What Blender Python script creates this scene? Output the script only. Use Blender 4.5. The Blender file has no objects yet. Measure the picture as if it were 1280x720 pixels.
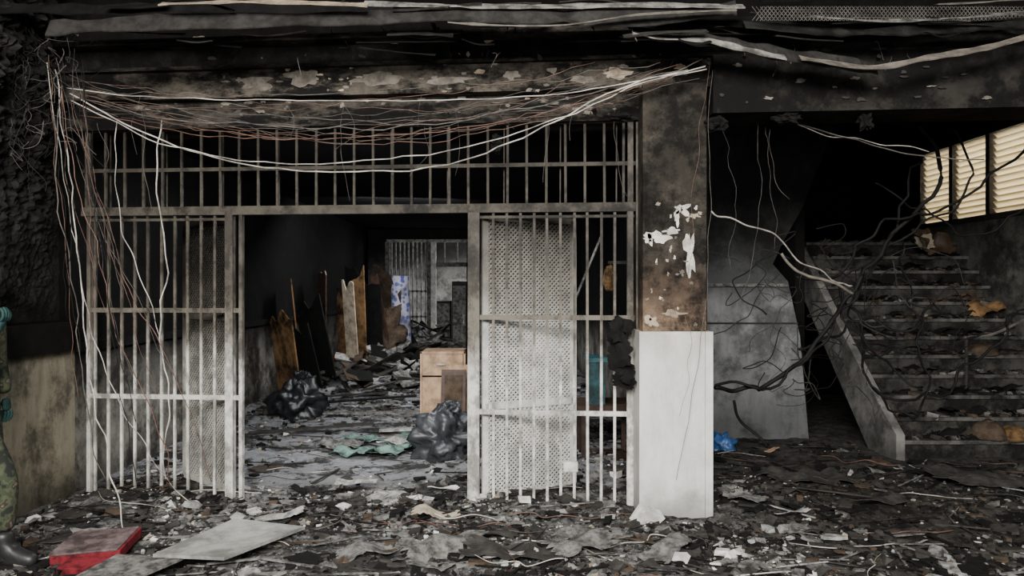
import bpy, math, random
from mathutils import Vector, Matrix, noise
random.seed(7)
R=random.random
def U(a,b): return a+(b-a)*R()
def W(px,py,Y): return Vector(((px-640)/900*Y, Y, 1.6-(py-360)/900*Y))
scene=bpy.context.scene
# ------------------------------------------------------------------ materials
def newmat(name):
    m=bpy.data.materials.new(name); m.use_nodes=True
    nt=m.node_tree; b=nt.nodes['Principled BSDF']
    return m,nt,b
def nd(nt,t,**k):
    n=nt.nodes.new(t)
    for a,v in k.items(): setattr(n,a,v)
    return n
def mth(nt,op,a,b=None,c=None,clamp=False):
    n=nd(nt,'ShaderNodeMath',operation=op); n.use_clamp=clamp
    for i,v in enumerate((a,b,c)):
        if v is None: continue
        if isinstance(v,(int,float)): n.inputs[i].default_value=v
        else: nt.links.new(v,n.inputs[i])
    return n.outputs[0]
def nz(nt,pos,scale,detail=6,rough=.6,stretch=None):
    n=nd(nt,'ShaderNodeTexNoise'); n.inputs['Scale'].default_value=scale
    n.inputs['Detail'].default_value=detail; n.inputs['Roughness'].default_value=rough
    if stretch:
        mp=nd(nt,'ShaderNodeMapping'); mp.inputs['Scale'].default_value=stretch
        nt.links.new(pos,mp.inputs[0]); nt.links.new(mp.outputs[0],n.inputs['Vector'])
    else: nt.links.new(pos,n.inputs['Vector'])
    return n.outputs['Fac']
def mr(nt,v,a,b,c=0,d=1,smooth=True):
    n=nd(nt,'ShaderNodeMapRange')
    if smooth: n.interpolation_type='SMOOTHSTEP'
    nt.links.new(v,n.inputs[0])
    for i,x in enumerate((a,b,c,d)): n.inputs[i+1].default_value=x
    return n.outputs[0]
def mix(nt,f,a,b,mode='MIX'):
    n=nd(nt,'ShaderNodeMix',data_type='RGBA',blend_type=mode)
    if isinstance(f,(int,float)): n.inputs[0].default_value=f
    else: nt.links.new(f,n.inputs[0])
    for i,v in ((6,a),(7,b)):
        if isinstance(v,tuple): n.inputs[i].default_value=(*v[:3],1)
        else: nt.links.new(v,n.inputs[i])
    return n.outputs[2]
def bump(nt,b,h,s=.3,d=.01):
    n=nd(nt,'ShaderNodeBump'); n.inputs['Strength'].default_value=s; n.inputs['Distance'].default_value=d
    nt.links.new(h,n.inputs['Height']); nt.links.new(n.outputs[0],b.inputs['Normal'])
def simple(name,col,rough=.8,metal=0,var=.5,scale=9,bs=.3):
    m,nt,b=newmat(name)
    pos=nd(nt,'ShaderNodeNewGeometry').outputs['Position']
    n1=nz(nt,pos,scale,8,.7)
    f=mr(nt,n1,.35,.65)
    c=mix(nt,f,tuple(x*(1-var) for x in col),tuple(min(1,x*(1+var*.4)) for x in col))
    nt.links.new(c,b.inputs['Base Color']); b.inputs['Roughness'].default_value=rough; b.inputs['Metallic'].default_value=metal
    if rough>.65: b.inputs['Specular IOR Level'].default_value=.2
    bump(nt,b,nz(nt,pos,scale*6),bs,.004)
    return m
def sooty(name,clean,soot,z0,z1,amp=.8,nscale=2.5,grime=.4,peel=None,pth=.62,pscale=5,rough=.8,mid=None,bs=.4,streak=False,dirt=None,blotch=0,bsc=3.0,bstr=None,bt=(.44,.60)):
    m,nt,b=newmat(name)
    pos=nd(nt,'ShaderNodeNewGeometry').outputs['Position']
    sx=nd(nt,'ShaderNodeSeparateXYZ'); nt.links.new(pos,sx.inputs[0]); z=sx.outputs[2]
    n1=nz(nt,pos,nscale,8,.65)
    zz=mth(nt,'ADD',z,mth(nt,'MULTIPLY',mth(nt,'SUBTRACT',n1,.5),amp))
    fac=mr(nt,zz,z0,z1)
    n2=nz(nt,pos,7,8,.7,(1,1,.25) if streak else None)
    cl=mix(nt,mr(nt,n2,.35,.7),clean,tuple(c*(1-grime) for c in clean))
    if dirt:
        cl=mix(nt,mr(nt,zz,0,dirt,.75,0),cl,tuple(c*.25 for c in clean))
    so=mix(nt,mr(nt,nz(nt,pos,4,8,.7),.4,.7),soot,tuple(c*2.2 for c in soot))
    if mid:
        f1=mr(nt,zz,z0,(z0+z1)/2); f2=mr(nt,zz,(z0+z1)/2,z1)
        c=mix(nt,f2,mix(nt,f1,cl,mid),so)
    else: c=mix(nt,fac,cl,so)
    if peel:
        pf=mr(nt,nz(nt,pos,pscale,6,.6),pth,pth+.012)
        c=mix(nt,pf,c,peel)
    if blotch:
        bf=mr(nt,nz(nt,pos,bsc,9,.75,bstr),bt[0],bt[1],0,blotch)
        c=mix(nt,bf,c,(.005,.0046,.0042))
    nt.links.new(c,b.inputs['Base Color']); b.inputs['Roughness'].default_value=rough
    b.inputs['Specular IOR Level'].default_value=.15
    bump(nt,b,nz(nt,pos,26,9,.75),bs,.012)
    return m
BLK=(.004,.0037,.0034)
m_barw =sooty('gate_paint_sooted',(.78,.75,.68),(.05,.043,.035),.85,1.85,.8,3,.35,rough=.5,mid=(.17,.15,.12),blotch=.65,bsc=5,bstr=(1,1,.6))
m_bart =sooty('gate_paint_burnt',(.085,.074,.058),(.045,.039,.031),2.2,2.9,.5,3,.5,rough=.6,blotch=.75,bsc=4)
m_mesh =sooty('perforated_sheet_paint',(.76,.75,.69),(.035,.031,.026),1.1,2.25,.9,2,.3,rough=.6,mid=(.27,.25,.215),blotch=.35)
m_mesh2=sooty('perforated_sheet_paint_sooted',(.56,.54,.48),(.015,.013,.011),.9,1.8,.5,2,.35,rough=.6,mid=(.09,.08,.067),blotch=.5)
m_wallL=sooty('wall_paint_beige_burnt',(.42,.375,.275),BLK,1.03,1.15,.08,2,.45,rough=.9,streak=True,dirt=.4,bs=.7,blotch=.6,bsc=2)
m_wallC=sooty('corridor_wall_burnt',(.32,.30,.26),(.005,.0046,.0042),.5,1.2,.5,2,.5,rough=.9,dirt=.3,blotch=.75,bsc=2.2)
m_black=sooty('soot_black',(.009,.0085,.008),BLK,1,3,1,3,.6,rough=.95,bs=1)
m_far  =sooty('far_wall_soot',(.26,.25,.23),(.010,.009,.008),1.3,2.6,.8,2,.5,blotch=.6)
m_beam =sooty('beam_burnt_paint',(.14,.12,.095),(.05,.043,.035),2.95,3.3,.7,3,.5,peel=(.19,.17,.135),pth=.66,pscale=7,bs=1,blotch=.97,bsc=3.6,bstr=(.6,1,1.4),bt=(.41,.56))
m_beam2=sooty('beam_burnt_paint_lower',(.08,.069,.056),(.04,.035,.029),2.75,3.3,.7,3,.55,peel=(.15,.13,.105),pth=.68,pscale=9,bs=1,blotch=.97,bsc=4.5,bstr=(.5,1,1.6),bt=(.40,.55))
m_beamR=sooty('beam_soot_heavy',(.035,.031,.026),(.012,.011,.010),2.75,3.3,.7,3,.55,bs=1,blotch=.95,bsc=3,bt=(.40,.56),peel=(.07,.063,.052),pth=.68,pscale=6)
m_pilU =sooty('pillar_burnt_paint',(.33,.23,.155),(.034,.029,.023),1.26,1.9,.45,4,.6,mid=(.08,.056,.04),bs=1,blotch=.9,bsc=3,bt=(.42,.6),peel=(.15,.115,.085),pth=.69,pscale=8)
m_pilW =sooty('pillar_white_cladding',(.77,.76,.71),(.4,.37,.32),1.05,1.5,.5,3,.22,dirt=.28,streak=True,rough=.55,blotch=.12,bsc=2)
m_panel=sooty('stairwell_wall',(.30,.30,.30),(.015,.0145,.014),1.25,2.2,1.0,1.5,.4,mid=(.07,.07,.071),dirt=1.1,streak=True,blotch=.6,bsc=1.6)
m_step =sooty('stair_concrete',(.075,.07,.062),(.04,.038,.034),.2,2.0,.8,3,.6,rough=.9,bs=.8,blotch=.85,bsc=2.5,bt=(.40,.58))
m_nose =simple('stair_nosing_worn',(.09,.085,.077),.85,var=.9,scale=4)
m_strg =sooty('stair_stringer',(.27,.26,.24),(.09,.085,.08),1.0,2.3,.6,2,.5,dirt=.4,blotch=.5)
m_wallR=sooty('wall_right_paint',(.13,.125,.11),(.085,.08,.07),1.8,2.9,.8,2,.55,blotch=.75,bsc=1.5)
m_ceil =simple('ceiling_soot',(.012,.011,.010),.95)
m_plas =simple('plaster_flake',(.66,.62,.54),.9)
m_flkg =simple('paint_flake_grey',(.18,.158,.13),.85)
m_flkb =simple('paint_flake_tan',(.36,.29,.21),.85)
m_char =simple('charred_black',(.008,.0075,.0068),.9,bs=1)
m_crust=simple('charred_crust',(.016,.0145,.013),.9,bs=1,var=.8,scale=7)
m_ash  =simple('ash_grey',(.17,.163,.15),.95,bs=.6,var=.75,scale=14)
m_ashl =simple('ash_light',(.36,.35,.325),.95,bs=.6,var=.65,scale=14)
m_dgry =simple('debris_dark_grey',(.045,.041,.036),.9,bs=.8)
m_white=simple('debris_white',(.70,.68,.63),.85,var=.4)
m_brn  =simple('debris_brown',(.08,.056,.038),.85)
m_beige=simple('debris_beige',(.38,.32,.24),.9)
m_wood =simple('wood_light',(.44,.29,.18),.7,scale=5)
m_woodd=simple('wood_dark',(.07,.04,.026),.6)
m_orng =simple('wood_scorched_orange',(.19,.11,.05),.85,var=.95,scale=3.2)
m_red  =simple('cushion_red',(.15,.014,.02),.85,var=.85)
m_pink =simple('cushion_pink_dusty',(.16,.115,.11),.95,var=.75,scale=6)
m_board=simple('board_grey_green',(.31,.31,.28),.85,var=.5,scale=5)
m_green=simple('cloth_green',(.14,.22,.185),.9,var=.75)
m_teal =simple('plastic_teal',(.03,.11,.12),.5,var=.7)
m_blue =simple('plastic_blue',(.04,.12,.32),.35)
m_bag  =simple('plastic_bag_black',(.016,.017,.019),.35,bs=.5)
m_bagg =simple('plastic_bag_grey',(.042,.044,.048),.38,bs=.5)
m_metal=simple('bent_metal_light',(.36,.345,.31),.5,.3,var=.7)
m_metd =simple('bent_metal_dark',(.045,.042,.038),.55,.4)
m_wirew=simple('cable_white',(.52,.48,.42),.66,var=.7,scale=4)
m_wireg=simple('cable_grey',(.12,.108,.095),.7)
m_wirec=simple('cable_copper',(.15,.08,.055),.5,.2)
m_wireb=simple('cable_black',(.010,.0092,.0085),.7)
m_frame=simple('window_frame_dark',(.05,.045,.04),.6)
def floor_mat():
    m,nt,b=newmat('floor_ash_debris')
    pos=nd(nt,'ShaderNodeNewGeometry').outputs['Position']
    sx=nd(nt,'ShaderNodeSeparateXYZ'); nt.links.new(pos,sx.inputs[0])
    big=nz(nt,pos,1.3,6,.6); med=nz(nt,pos,9,8,.75); fin=nz(nt,pos,45,6,.7)
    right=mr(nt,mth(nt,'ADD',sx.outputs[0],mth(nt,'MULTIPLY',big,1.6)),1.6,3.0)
    a=mix(nt,mr(nt,med,.40,.62),(.020,.018,.016),(.20,.195,.185))
    a=mix(nt,mr(nt,fin,.54,.62,0,.6),a,(.36,.35,.33))
    cor=mth(nt,'MULTIPLY',mr(nt,sx.outputs[1],5.5,6.4),mr(nt,big,.3,.55,.55,1))
    cf=mix(nt,mr(nt,med,.35,.7),(.33,.33,.34),(.15,.15,.155))
    a=mix(nt,cor,a,cf)
    a=mix(nt,mr(nt,nz(nt,pos,2.4,8,.72),.48,.56,0,.9),a,(.012,.011,.0095))
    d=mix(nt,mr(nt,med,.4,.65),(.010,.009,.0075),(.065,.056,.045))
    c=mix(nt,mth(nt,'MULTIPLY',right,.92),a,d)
    nt.links.new(c,b.inputs['Base Color']); b.inputs['Roughness'].default_value=.9
    b.inputs['Specular IOR Level'].default_value=.2
    bump(nt,b,med,.8,.03)
    return m
m_floor=floor_mat()
def camo_mat():
    m,nt,b=newmat('camouflage_cloth')
    pos=nd(nt,'ShaderNodeTexCoord').outputs['Object']
    n=nz(nt,pos,14,2,.5)
    r=nd(nt,'ShaderNodeValToRGB'); r.color_ramp.interpolation='CONSTANT'
    e=r.color_ramp.elements; e[0].color=(.012,.014,.01,1); e[1].position=.44; e[1].color=(.035,.045,.022,1)
    for p,c in ((.51,(.06,.065,.035,1)),(.58,(.03,.024,.015,1)),(.64,(.11,.10,.07,1))):
        x=e.new(p); x.color=c
    nt.links.new(n,r.inputs[0]); nt.links.new(r.outputs[0],b.inputs['Base Color']); b.inputs['Roughness'].default_value=.95
    return m
m_camo=camo_mat()
m_skin=simple('skin',(.40,.24,.17),.55,var=.15); m_boot=simple('boot_leather',(.02,.019,.018),.45,var=.5)
m_glove=simple('glove_teal',(.02,.055,.05),.7); m_hair=simple('hair_dark',(.015,.012,.01),.8)
def mattress_mat():
    m,nt,b=newmat('mattress_ticking')
    pos=nd(nt,'ShaderNodeNewGeometry').outputs['Position']
    v=nd(nt,'ShaderNodeTexVoronoi'); v.inputs['Scale'].default_value=11; nt.links.new(pos,v.inputs['Vector'])
    c=mix(nt,mr(nt,v.outputs['Distance'],.38,.5),(.09,.12,.38),(.50,.48,.56))
    c=mix(nt,mr(nt,nz(nt,pos,4),.45,.65,0,.7),c,(.12,.11,.13))
    nt.links.new(c,b.inputs['Base Color']); return m
m_matt=mattress_mat()
def louvre_mat():
    m,nt,b=newmat('louvre_cream')
    b.inputs['Base Color'].default_value=(.80,.74,.58,1); b.inputs['Roughness'].default_value=.6
    t=nd(nt,'ShaderNodeBsdfTranslucent'); t.inputs[0].default_value=(.88,.80,.62,1)
    mx=nd(nt,'ShaderNodeMixShader'); mx.inputs[0].default_value=.45
    nt.links.new(b.outputs[0],mx.inputs[1]); nt.links.new(t.outputs[0],mx.inputs[2])
    nt.links.new(mx.outputs[0],nt.nodes['Material Output'].inputs[0]); return m
m_louv=louvre_mat()
# ------------------------------------------------------------------ mesh builder
class MB:
    def __init__(s): s.v=[];s.f=[];s.m=[];s.mats=[]
    def mi(s,mat):
        if mat not in s.mats: s.mats.append(mat)
        return s.mats.index(mat)
    def add(s,vs,fs,mat):
        o=len(s.v); s.v+= [tuple(v) for v in vs]; i=s.mi(mat)
        for f in fs: s.f.append([o+k for k in f]); s.m.append(i)
    def hexa(s,c8,mat): s.add(c8,[(0,3,2,1),(4,5,6,7),(0,1,5,4),(1,2,6,5),(2,3,7,6),(3,0,4,7)],mat)
    def box(s,x0,x1,y0,y1,z0,z1,mat):
        s.hexa([(x0,y0,z0),(x1,y0,z0),(x1,y1,z0),(x0,y1,z0),(x0,y0,z1),(x1,y0,z1),(x1,y1,z1),(x0,y1,z1)],mat)
    def obox(s,c,sx,sy,sz,rot,mat,jit=0):
        vs=[]
        for z in(-1,1):
            for x,y in((-1,-1),(1,-1),(1,1),(-1,1)):
                p=Vector((x*sx*(1+U(-jit,jit)),y*sy*(1+U(-jit,jit)),z*sz*(1+U(-jit,jit))))
                vs.append(rot@p+Vector(c))
        s.hexa(vs,mat)
    def beam(s,a,b,w,t,mat,up=Vector((0,0,1))):
        a=Vector(a);b=Vector(b);d=(b-a).normalized()
        side=d.cross(up)
        if side.length<1e-4: side=Vector((1,0,0))
        side.normalize(); n=side.cross(d).normalized()
        vs=[]
        for p in(a,b):
            for i,j in((-1,-1),(1,-1),(1,1),(-1,1)): vs.append(p+side*w/2*i+n*t/2*j)
        s.hexa(vs,mat)
    def tube(s,pts,r,mat,n=6,taper=None):
        pts=[Vector(p) for p in pts]; vs=[];fs=[]
        for i,p in enumerate(pts):
            d=(pts[min(i+1,len(pts)-1)]-pts[max(i-1,0)]).normalized()
            u=d.cross(Vector((.13,.31,.94))).normalized(); w=d.cross(u)
            rr=r if taper is None else taper[i]
            for k in range(n):
                a=2*math.pi*k/n; vs.append(p+u*rr*math.cos(a)+w*rr*math.sin(a))
        for i in range(len(pts)-1):
            for k in range(n): fs.append((i*n+k,i*n+(k+1)%n,(i+1)*n+(k+1)%n,(i+1)*n+k))
        fs.append(tuple(range(n))[::-1]); fs.append(tuple((len(pts)-1)*n+k for k in range(n)))
        s.add(vs,fs,mat)
    def patch(s,c,u,v,ru,rv,mat,seed=0,th=.006,n=22,rough=.45):
        c=Vector(c);u=Vector(u).normalized();v=Vector(v).normalized();nn=u.cross(v).normalized()
        ring=[]
        for k in range(n):
            a=2*math.pi*k/n
            q=1+rough*noise.noise(Vector((math.cos(a)*1.6+seed*7.1,math.sin(a)*1.6,seed*3.3)))*1.6+U(-.12,.12)
            ring.append(c+u*ru*q*math.cos(a)+v*rv*q*math.sin(a))
        vs=[p+nn*th for p in ring]+ring
        fs=[tuple(range(n))]+[(k,n+k,n+(k+1)%n,(k+1)%n) for k in range(n)]+[tuple(n+k for k in range(n))[::-1]]
        s.add(vs,fs,mat)
    def slab(s,c,r,th,rot,mat):
        n=random.choice((4,5,5,6)); a0=U(0,6.3); c=Vector(c); e=U(.5,1)
        ring=[]
        for k in range(n):
            a=a0+2*math.pi*(k+U(-.3,.3))/n; q=U(.65,1.15)
            ring.append((r*q*math.cos(a),r*q*math.sin(a)*e))
        vs=[rot@Vector((x,y,th/2))+c for x,y in ring]+[rot@Vector((x*1.02,y*1.02,-th/2))+c for x,y in ring]
        s.add(vs,[tuple(range(n))]+[(k,n+k,n+(k+1)%n,(k+1)%n) for k in range(n)]+[tuple(n+k for k in range(n))[::-1]],mat)
    def sheet(s,c,lx,ly,rot,mat,amp=.02,n=6,seed=0,th=.004,freq=4):
        c=Vector(c);rot=rot
        e=[[1+U(-.18,.12) for _ in range(n+1)] for _ in range(2)]
        vs=[]
        for L in(0,1):
            for i in range(n+1):
                for j in range(n+1):
                    x=(i/n-.5)*lx*e[0][j];y=(j/n-.5)*ly*e[1][i]
                    z=amp*noise.noise(Vector((x*freq+seed*5.7,y*freq,seed*2.1)))*2-th*L
                    vs.append(rot@Vector((x,y,z))+c)
        o=(n+1)**2; fs=[]
        for i in range(n):
            for j in range(n):
                a=i*(n+1)+j; fs.append((a,a+n+1,a+n+2,a+1)); fs.append((o+a,o+a+1,o+a+n+2,o+a+n+1))
        for k in range(n):
            a=k; fs.append((a,a+1,o+a+1,o+a)); a=n*(n+1)+k; fs.append((a,o+a,o+a+1,a+1))
            a=k*(n+1); b=a+n+1; fs.append((a,o+a,o+b,b)); a+=n; b+=n; fs.append((a,b,o+b,o+a))
        s.add(vs,fs,mat)
    def blob(s,c,rx,ry,rz,mat,seed=0,amp=.25,freq=2.2,sub=24,ridge=True,floor=None):
        vs=[];fs=[];n=sub;m=sub//2
        for i in range(m+1):
            for j in range(n):
                th=math.pi*i/m;ph=2*math.pi*j/n
                d=Vector((math.sin(th)*math.cos(ph),math.sin(th)*math.sin(ph),math.cos(th)))
                q=noise.noise(d*freq*.7+Vector((seed*3.7,seed,0)))
                k=1+amp*q*1.3
                if ridge:
                    k-=amp*.9*abs(noise.noise(d*freq*1.6+Vector((seed,0,seed*2))))
                    k-=amp*.45*abs(noise.noise(d*freq*4+Vector((0,seed,seed))))
                p=Vector((d.x*rx*k,d.y*ry*k,d.z*rz*k))+Vector(c)
                if floor is not None and p.z<floor: p.z=floor
                vs.append(p)
        for i in range(m):
            for j in range(n): fs.append((i*n+j,(i+1)*n+j,(i+1)*n+(j+1)%n,i*n+(j+1)%n))
        s.add(vs,fs,mat)
    def build(s,name,smooth=False,parent=None,bevel=0):
        me=bpy.data.meshes.new(name); me.from_pydata(s.v,[],s.f)
        for m in s.mats: me.materials.append(m)
        me.polygons.foreach_set('material_index',s.m)
        if smooth: me.polygons.foreach_set('use_smooth',[True]*len(s.f))
        me.validate(); me.update()
        ob=bpy.data.objects.new(name,me); scene.collection.objects.link(ob)
        if bevel:
            b=ob.modifiers.new('bevel','BEVEL'); b.width=bevel; b.segments=2
        if parent: ob.parent=parent
        return ob
def rotm(x=0,y=0,z=0):
    return (Matrix.Rotation(z,3,'Z')@Matrix.Rotation(y,3,'Y')@Matrix.Rotation(x,3,'X'))
def catmull(pts,k=8):
    pts=[Vector(p) for p in pts]; P=[pts[0]*2-pts[1]]+pts+[pts[-1]*2-pts[-2]]; out=[]
    for i in range(1,len(P)-2):
        a,b,c,d=P[i-1:i+3]
        for j in range(k):
            t=j/k
            out.append(.5*((2*b)+(c-a)*t+(2*a-5*b+4*c-d)*t*t+(3*b-a-3*c+d)*t**3))
    out.append(pts[-1]); return out
# ------------------------------------------------------------------ gate plane
GA,GB=5.275,-.085
def gy(X): return GA+GB*X
def gX(px):
    u=(px-640)/900; return u*GA/(1-GB*u)
gu=Vector((1,GB,0)).normalized(); gn=Vector((GB,-1,0)).normalized()
# ------------------------------------------------------------------ shell
XL,XR=-3.4,5.5
piles=[(-2.7,14.8,1.2,.7),(-2.9,12.2,.8,.4),(-3.1,9.5,.5,.16),(-3.0,7.2,.4,.1),(-1.9,16,1.2,.45),(.3,6.4,.8,.12),
       (-2.9,5.1,.5,.10),(-.3,5.0,.5,.06),(.6,4.9,.5,.06),(1.7,5.3,.4,.08),(2.6,5.2,.7,.04),(4.3,5.6,.9,.06),(-1.6,4.3,.5,.02),(.3,4.2,.7,.04)]
def H(x,y):
    p=Vector((x,y,0))
    h=.03*noise.noise(p*1.3)+.03*abs(noise.noise(p*4.3))+.022*abs(noise.noise(p*11))+.012*noise.noise(p*23)
    clear=1
    if -2.4<x<-.6 and 5.7<y<8.6: clear=.3
    h=h*clear
    for a,b,r,k in piles:
        d=((x-a)**2+(y-b)**2)/(r*r)
        if d<6: h+=k*math.exp(-d)*(.8+.5*noise.noise(p*5))
    return max(h,-.01)
fl=MB(); nx,ny=300,430; vs=[];x0,x1,y0,y1=-3.6,5.7,.5,17.2
for j in range(ny+1):
    t=j/ny; y=y0+(y1-y0)*(t**1.5)
    for i in range(nx+1):
        x=x0+(x1-x0)*i/nx; vs.append((x,y,H(x,y)))
fs=[(j*(nx+1)+i,j*(nx+1)+i+1,(j+1)*(nx+1)+i+1,(j+1)*(nx+1)+i) for j in range(ny) for i in range(nx)]
fl.add(vs,fs,m_floor); fl.build('floor',True)
s=MB(); s.box(-9,9,-6,.5,-.1,0,m_ash); s.build('ground_outside')
def boxobj(name,*a,**k):
    s=MB(); s.box(*a); return s.build(name,**k)
s=MB(); s.box(XL-.2,XL,1.0,5.6,-.1,4.0,m_wallL); s.box(XL-.2,XL,5.6,17.2,-.1,3.7,m_wallC)
s.build('wall_left')
s=MB(); s.box(XL,XL+.05,1.0,5.5,1.13,1.34,m_char); s.box(XL,XL+.03,5.6,16.9,1.10,1.17,m_char); s.build('trim_1')
s=MB(); s.box(XL,-2.95,17.0,17.2,0,3,m_far); s.box(-1.0,1.3,17.0,17.2,0,3,m_far); s.box(-2.95,-1.0,17.0,17.2,2.75,3,m_far)
s.build('wall_back')
boxobj('wall_far_room',-4.5,2,19.5,19.6,0,3,m_far)
boxobj('wall_corridor_right',1.3,1.45,5.35,17.2,-.1,2.98,m_wallC)
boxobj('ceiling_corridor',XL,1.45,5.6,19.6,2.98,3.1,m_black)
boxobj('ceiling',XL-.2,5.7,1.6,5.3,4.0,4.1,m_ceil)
def prism(mb,poly,axis,a,b,mat,sidemat=None):
    n=len(poly)
    def P(p,k): return (p[0],k,p[1]) if axis=='Y' else (k,p[0],p[1])
    vs=[P(p,a) for p in poly]+[P(p,b) for p in poly]
    mb.add(vs,[tuple(range(n))],sidemat or mat)
    mb.add(vs,[tuple(range(n,2*n))[::-1]],sidemat or mat)
    mb.add(vs,[(k,n+k,n+(k+1)%n,(k+1)%n) for k in range(n)],mat)
s=MB(); YP=7.6
pp=[W(x,y,YP) for x,y in((812,90),(1046,90),(1040,170),(1020,215),(1003,260),(980,300),(966,330),(985,352),(1000,420),(1012,560),(812,560))]
prism(s,[(p.x,p.z) for p in pp],'Y',YP,YP+.15,m_panel); s.build('wall_stairwell')
s=MB(); a=W(814,356,YP);b=W(984,356,YP); s.box(a.x,b.x,YP-.03,YP,a.z-.02,a.z+.012,m_ash)
a=W(814,404,YP);b=W(997,404,YP); s.box(a.x,b.x,YP-.012,YP,a.z-.008,a.z+.008,m_dgry); s.build('trim_2')
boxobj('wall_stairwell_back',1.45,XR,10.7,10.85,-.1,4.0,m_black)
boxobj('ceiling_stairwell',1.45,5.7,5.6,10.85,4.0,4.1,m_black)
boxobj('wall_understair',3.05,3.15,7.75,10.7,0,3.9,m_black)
WY0,WY1,WZ0,WZ1=6.6,9.7,2.42,3.40
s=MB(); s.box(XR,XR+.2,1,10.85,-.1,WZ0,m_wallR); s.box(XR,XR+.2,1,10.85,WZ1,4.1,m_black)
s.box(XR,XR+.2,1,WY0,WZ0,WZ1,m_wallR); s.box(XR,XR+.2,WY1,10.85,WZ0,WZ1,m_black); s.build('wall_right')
s=MB()
ms=[WY0,7.45,8.3,9.0,WY1]
for y in ms: s.box(XR-.02,XR+.1,y-.035,y+.035,WZ0,WZ1,m_frame)
s.box(XR-.03,XR+.12,WY0,WY1,WZ0-.03,WZ0+.03,m_frame); s.box(XR-.03,XR+.12,WY0,WY1,WZ1-.03,WZ1+.03,m_frame)
for k in range(4):
    for i in range(13):
        z=WZ0+.06+i*.072
        a=ms[k]+.04;b=ms[k+1]-.04
        j=U(-.15,.15)
        s.obox((XR+.05,(a+b)/2,z),.045,(b-a)/2,.003,rotm(y=math.radians(48)+j),m_louv)
s.build('window_1')
# ------------------------------------------------------------------ beam
s=MB()
def bband(xa,xb,off,z0,z1,mat,depth=.5):
    a=Vector((xa,gy(xa)-off,0)); b=Vector((xb,gy(xb)-off,0))
    c8=[(a.x,a.y,z0),(b.x,b.y,z0),(b.x,b.y+depth,z0),(a.x,a.y+depth,z0),(a.x,a.y,z1),(b.x,b.y,z1),(b.x,b.y+depth,z1),(a.x,a.y+depth,z1)]
    s.hexa(c8,mat)
bband(XL,1.0,.06,2.80,3.02,m_beam2,.35)
bband(XL,1.42,.16,3.00,3.20,m_beam,.45)
bband(XL,5.5,.20,3.20,3.225,m_beam2,.45)
bband(XL,5.5,.17,3.225,3.36,m_beamR,.45)
bband(XL,5.5,.30,3.36,3.40,m_beam2,.55)
bband(XL,5.5,.12,3.40,4.0,m_black,.45)
bband(1.38,5.5,.22,2.80,3.20,m_beamR,.4)
s.build('ceiling_beam')
s=MB()
k=0
def flake(px,py,w,h,mat,off):
    global k; k+=1
    X=gX(px); Yd=gy(X)-off
    s.patch(W(px,py,Yd-.001),gu,Vector((0,0,1)),w/900*Yd/2,h/900*Yd/2,mat,k,.005)
for d in ((187,102,22,14,m_flkb),(318,104,46,16,m_flkg),(378,96,36,20,m_flkg),(470,98,58,16,m_flkg),(560,100,50,9,m_flkg),(235,96,26,10,m_flkg),
          (640,94,20,10,m_flkg),(772,92,32,12,m_flkb),(728,100,26,9,m_flkg),(600,90,14,6,m_flkb),(150,90,20,8,m_flkg),(690,88,12,6,m_flkg),(850,84,14,8,m_flkb)):
    flake(*d,.16)
for i in range(60): flake(U(110,860),U(80,116),U(2,11),U(1.5,5),random.choice((m_flkg,m_dgry,m_flkg,m_flkb)),.16)
for d in ((494,50,26,7,m_plas),(540,46,12,4,m_plas),(610,52,10,4,m_flkb),(250,48,18,5,m_flkg),(690,46,14,3,m_flkb)): flake(*d,.17)
for i in range(40): flake(U(110,790),U(122,142),U(3,14),U(1,5),m_flkg,.06)
for i in range(22): flake(U(900,1250),U(75,130),U(3,12),U(2,5),random.choice((m_flkg,m_dgry,m_dgry)),.22)
s.build('peeling_paint_flakes')
# ------------------------------------------------------------------ pillar
s=MB()
PX0,PX1,PY0,PY1=.905,1.345,4.98,5.45
s.box(PX0,PX1,PY0,PY1,1.28,3.02,m_pilU)
s.box(PX0-.03,PX1-.02,PY0-.035,PY1+.03,-.05,1.30,m_pilW)
s.box(PX1-.018,PX1+.035,PY0-.04,PY1+.03,-.05,1.30,m_pilW)
def pf(px,py,w,h,mat,sd): s.patch(W(px,py,PY0-.001),(1,0,0),(0,0,1),w/900*PY0/2,h/900*PY0/2,mat,sd,.004,26,.7)
for d in ((822,296,30,14,m_plas,1),(851,262,20,12,m_plas,2),(862,312,11,50,m_plas,3),(838,288,18,8,m_plas,4),(812,300,10,10,m_plas,6),
          (868,270,12,5,m_flkb,7),(842,392,26,7,m_flkb,8),(813,402,14,12,m_flkb,9),(846,272,6,18,m_plas,12)): pf(*d)
for i in range(26): pf(U(806,880),U(240,408),U(1.5,6),U(1.5,7),random.choice((m_flkb,m_plas,m_flkg)),20+i)
s.build('pillar',bevel=.006)
# ------------------------------------------------------------------ security gate
s=MB()
def gbar(px,z0,z1,w=.016,t=.016,mat=None,off=0):
    mat=mat or (m_bart if z0>2 else m_barw)
    X=gX(px); c=Vector((X,gy(X),0))+gn*off
    j=U(-.004,.004)
    s.beam(c+Vector((0,0,z0)),c+Vector((j,0,z1)),w,t,mat,up=gn)
def grail(pa,pb,z,h=.035,t=.02,mat=None,off=0):
    mat=mat or (m_bart if z>2.1 else m_barw)
    a=Vector((gX(pa),gy(gX(pa)),z))+gn*off; b=Vector((gX(pb),gy(gX(pb)),z))+gn*off
    s.beam(a,b,t,h,mat)
x=108
while x<790:
    gbar(x,2.2,2.83,.018); x+=U(23.2,24.6)
x=132
while x<780:
    gbar(x,2.2,2.83,.009,.010,off=-.06); x+=71
grail(104,795,2.50,.028); grail(104,795,2.185,.065,.05); grail(104,795,2.82,.05,.04)
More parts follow.
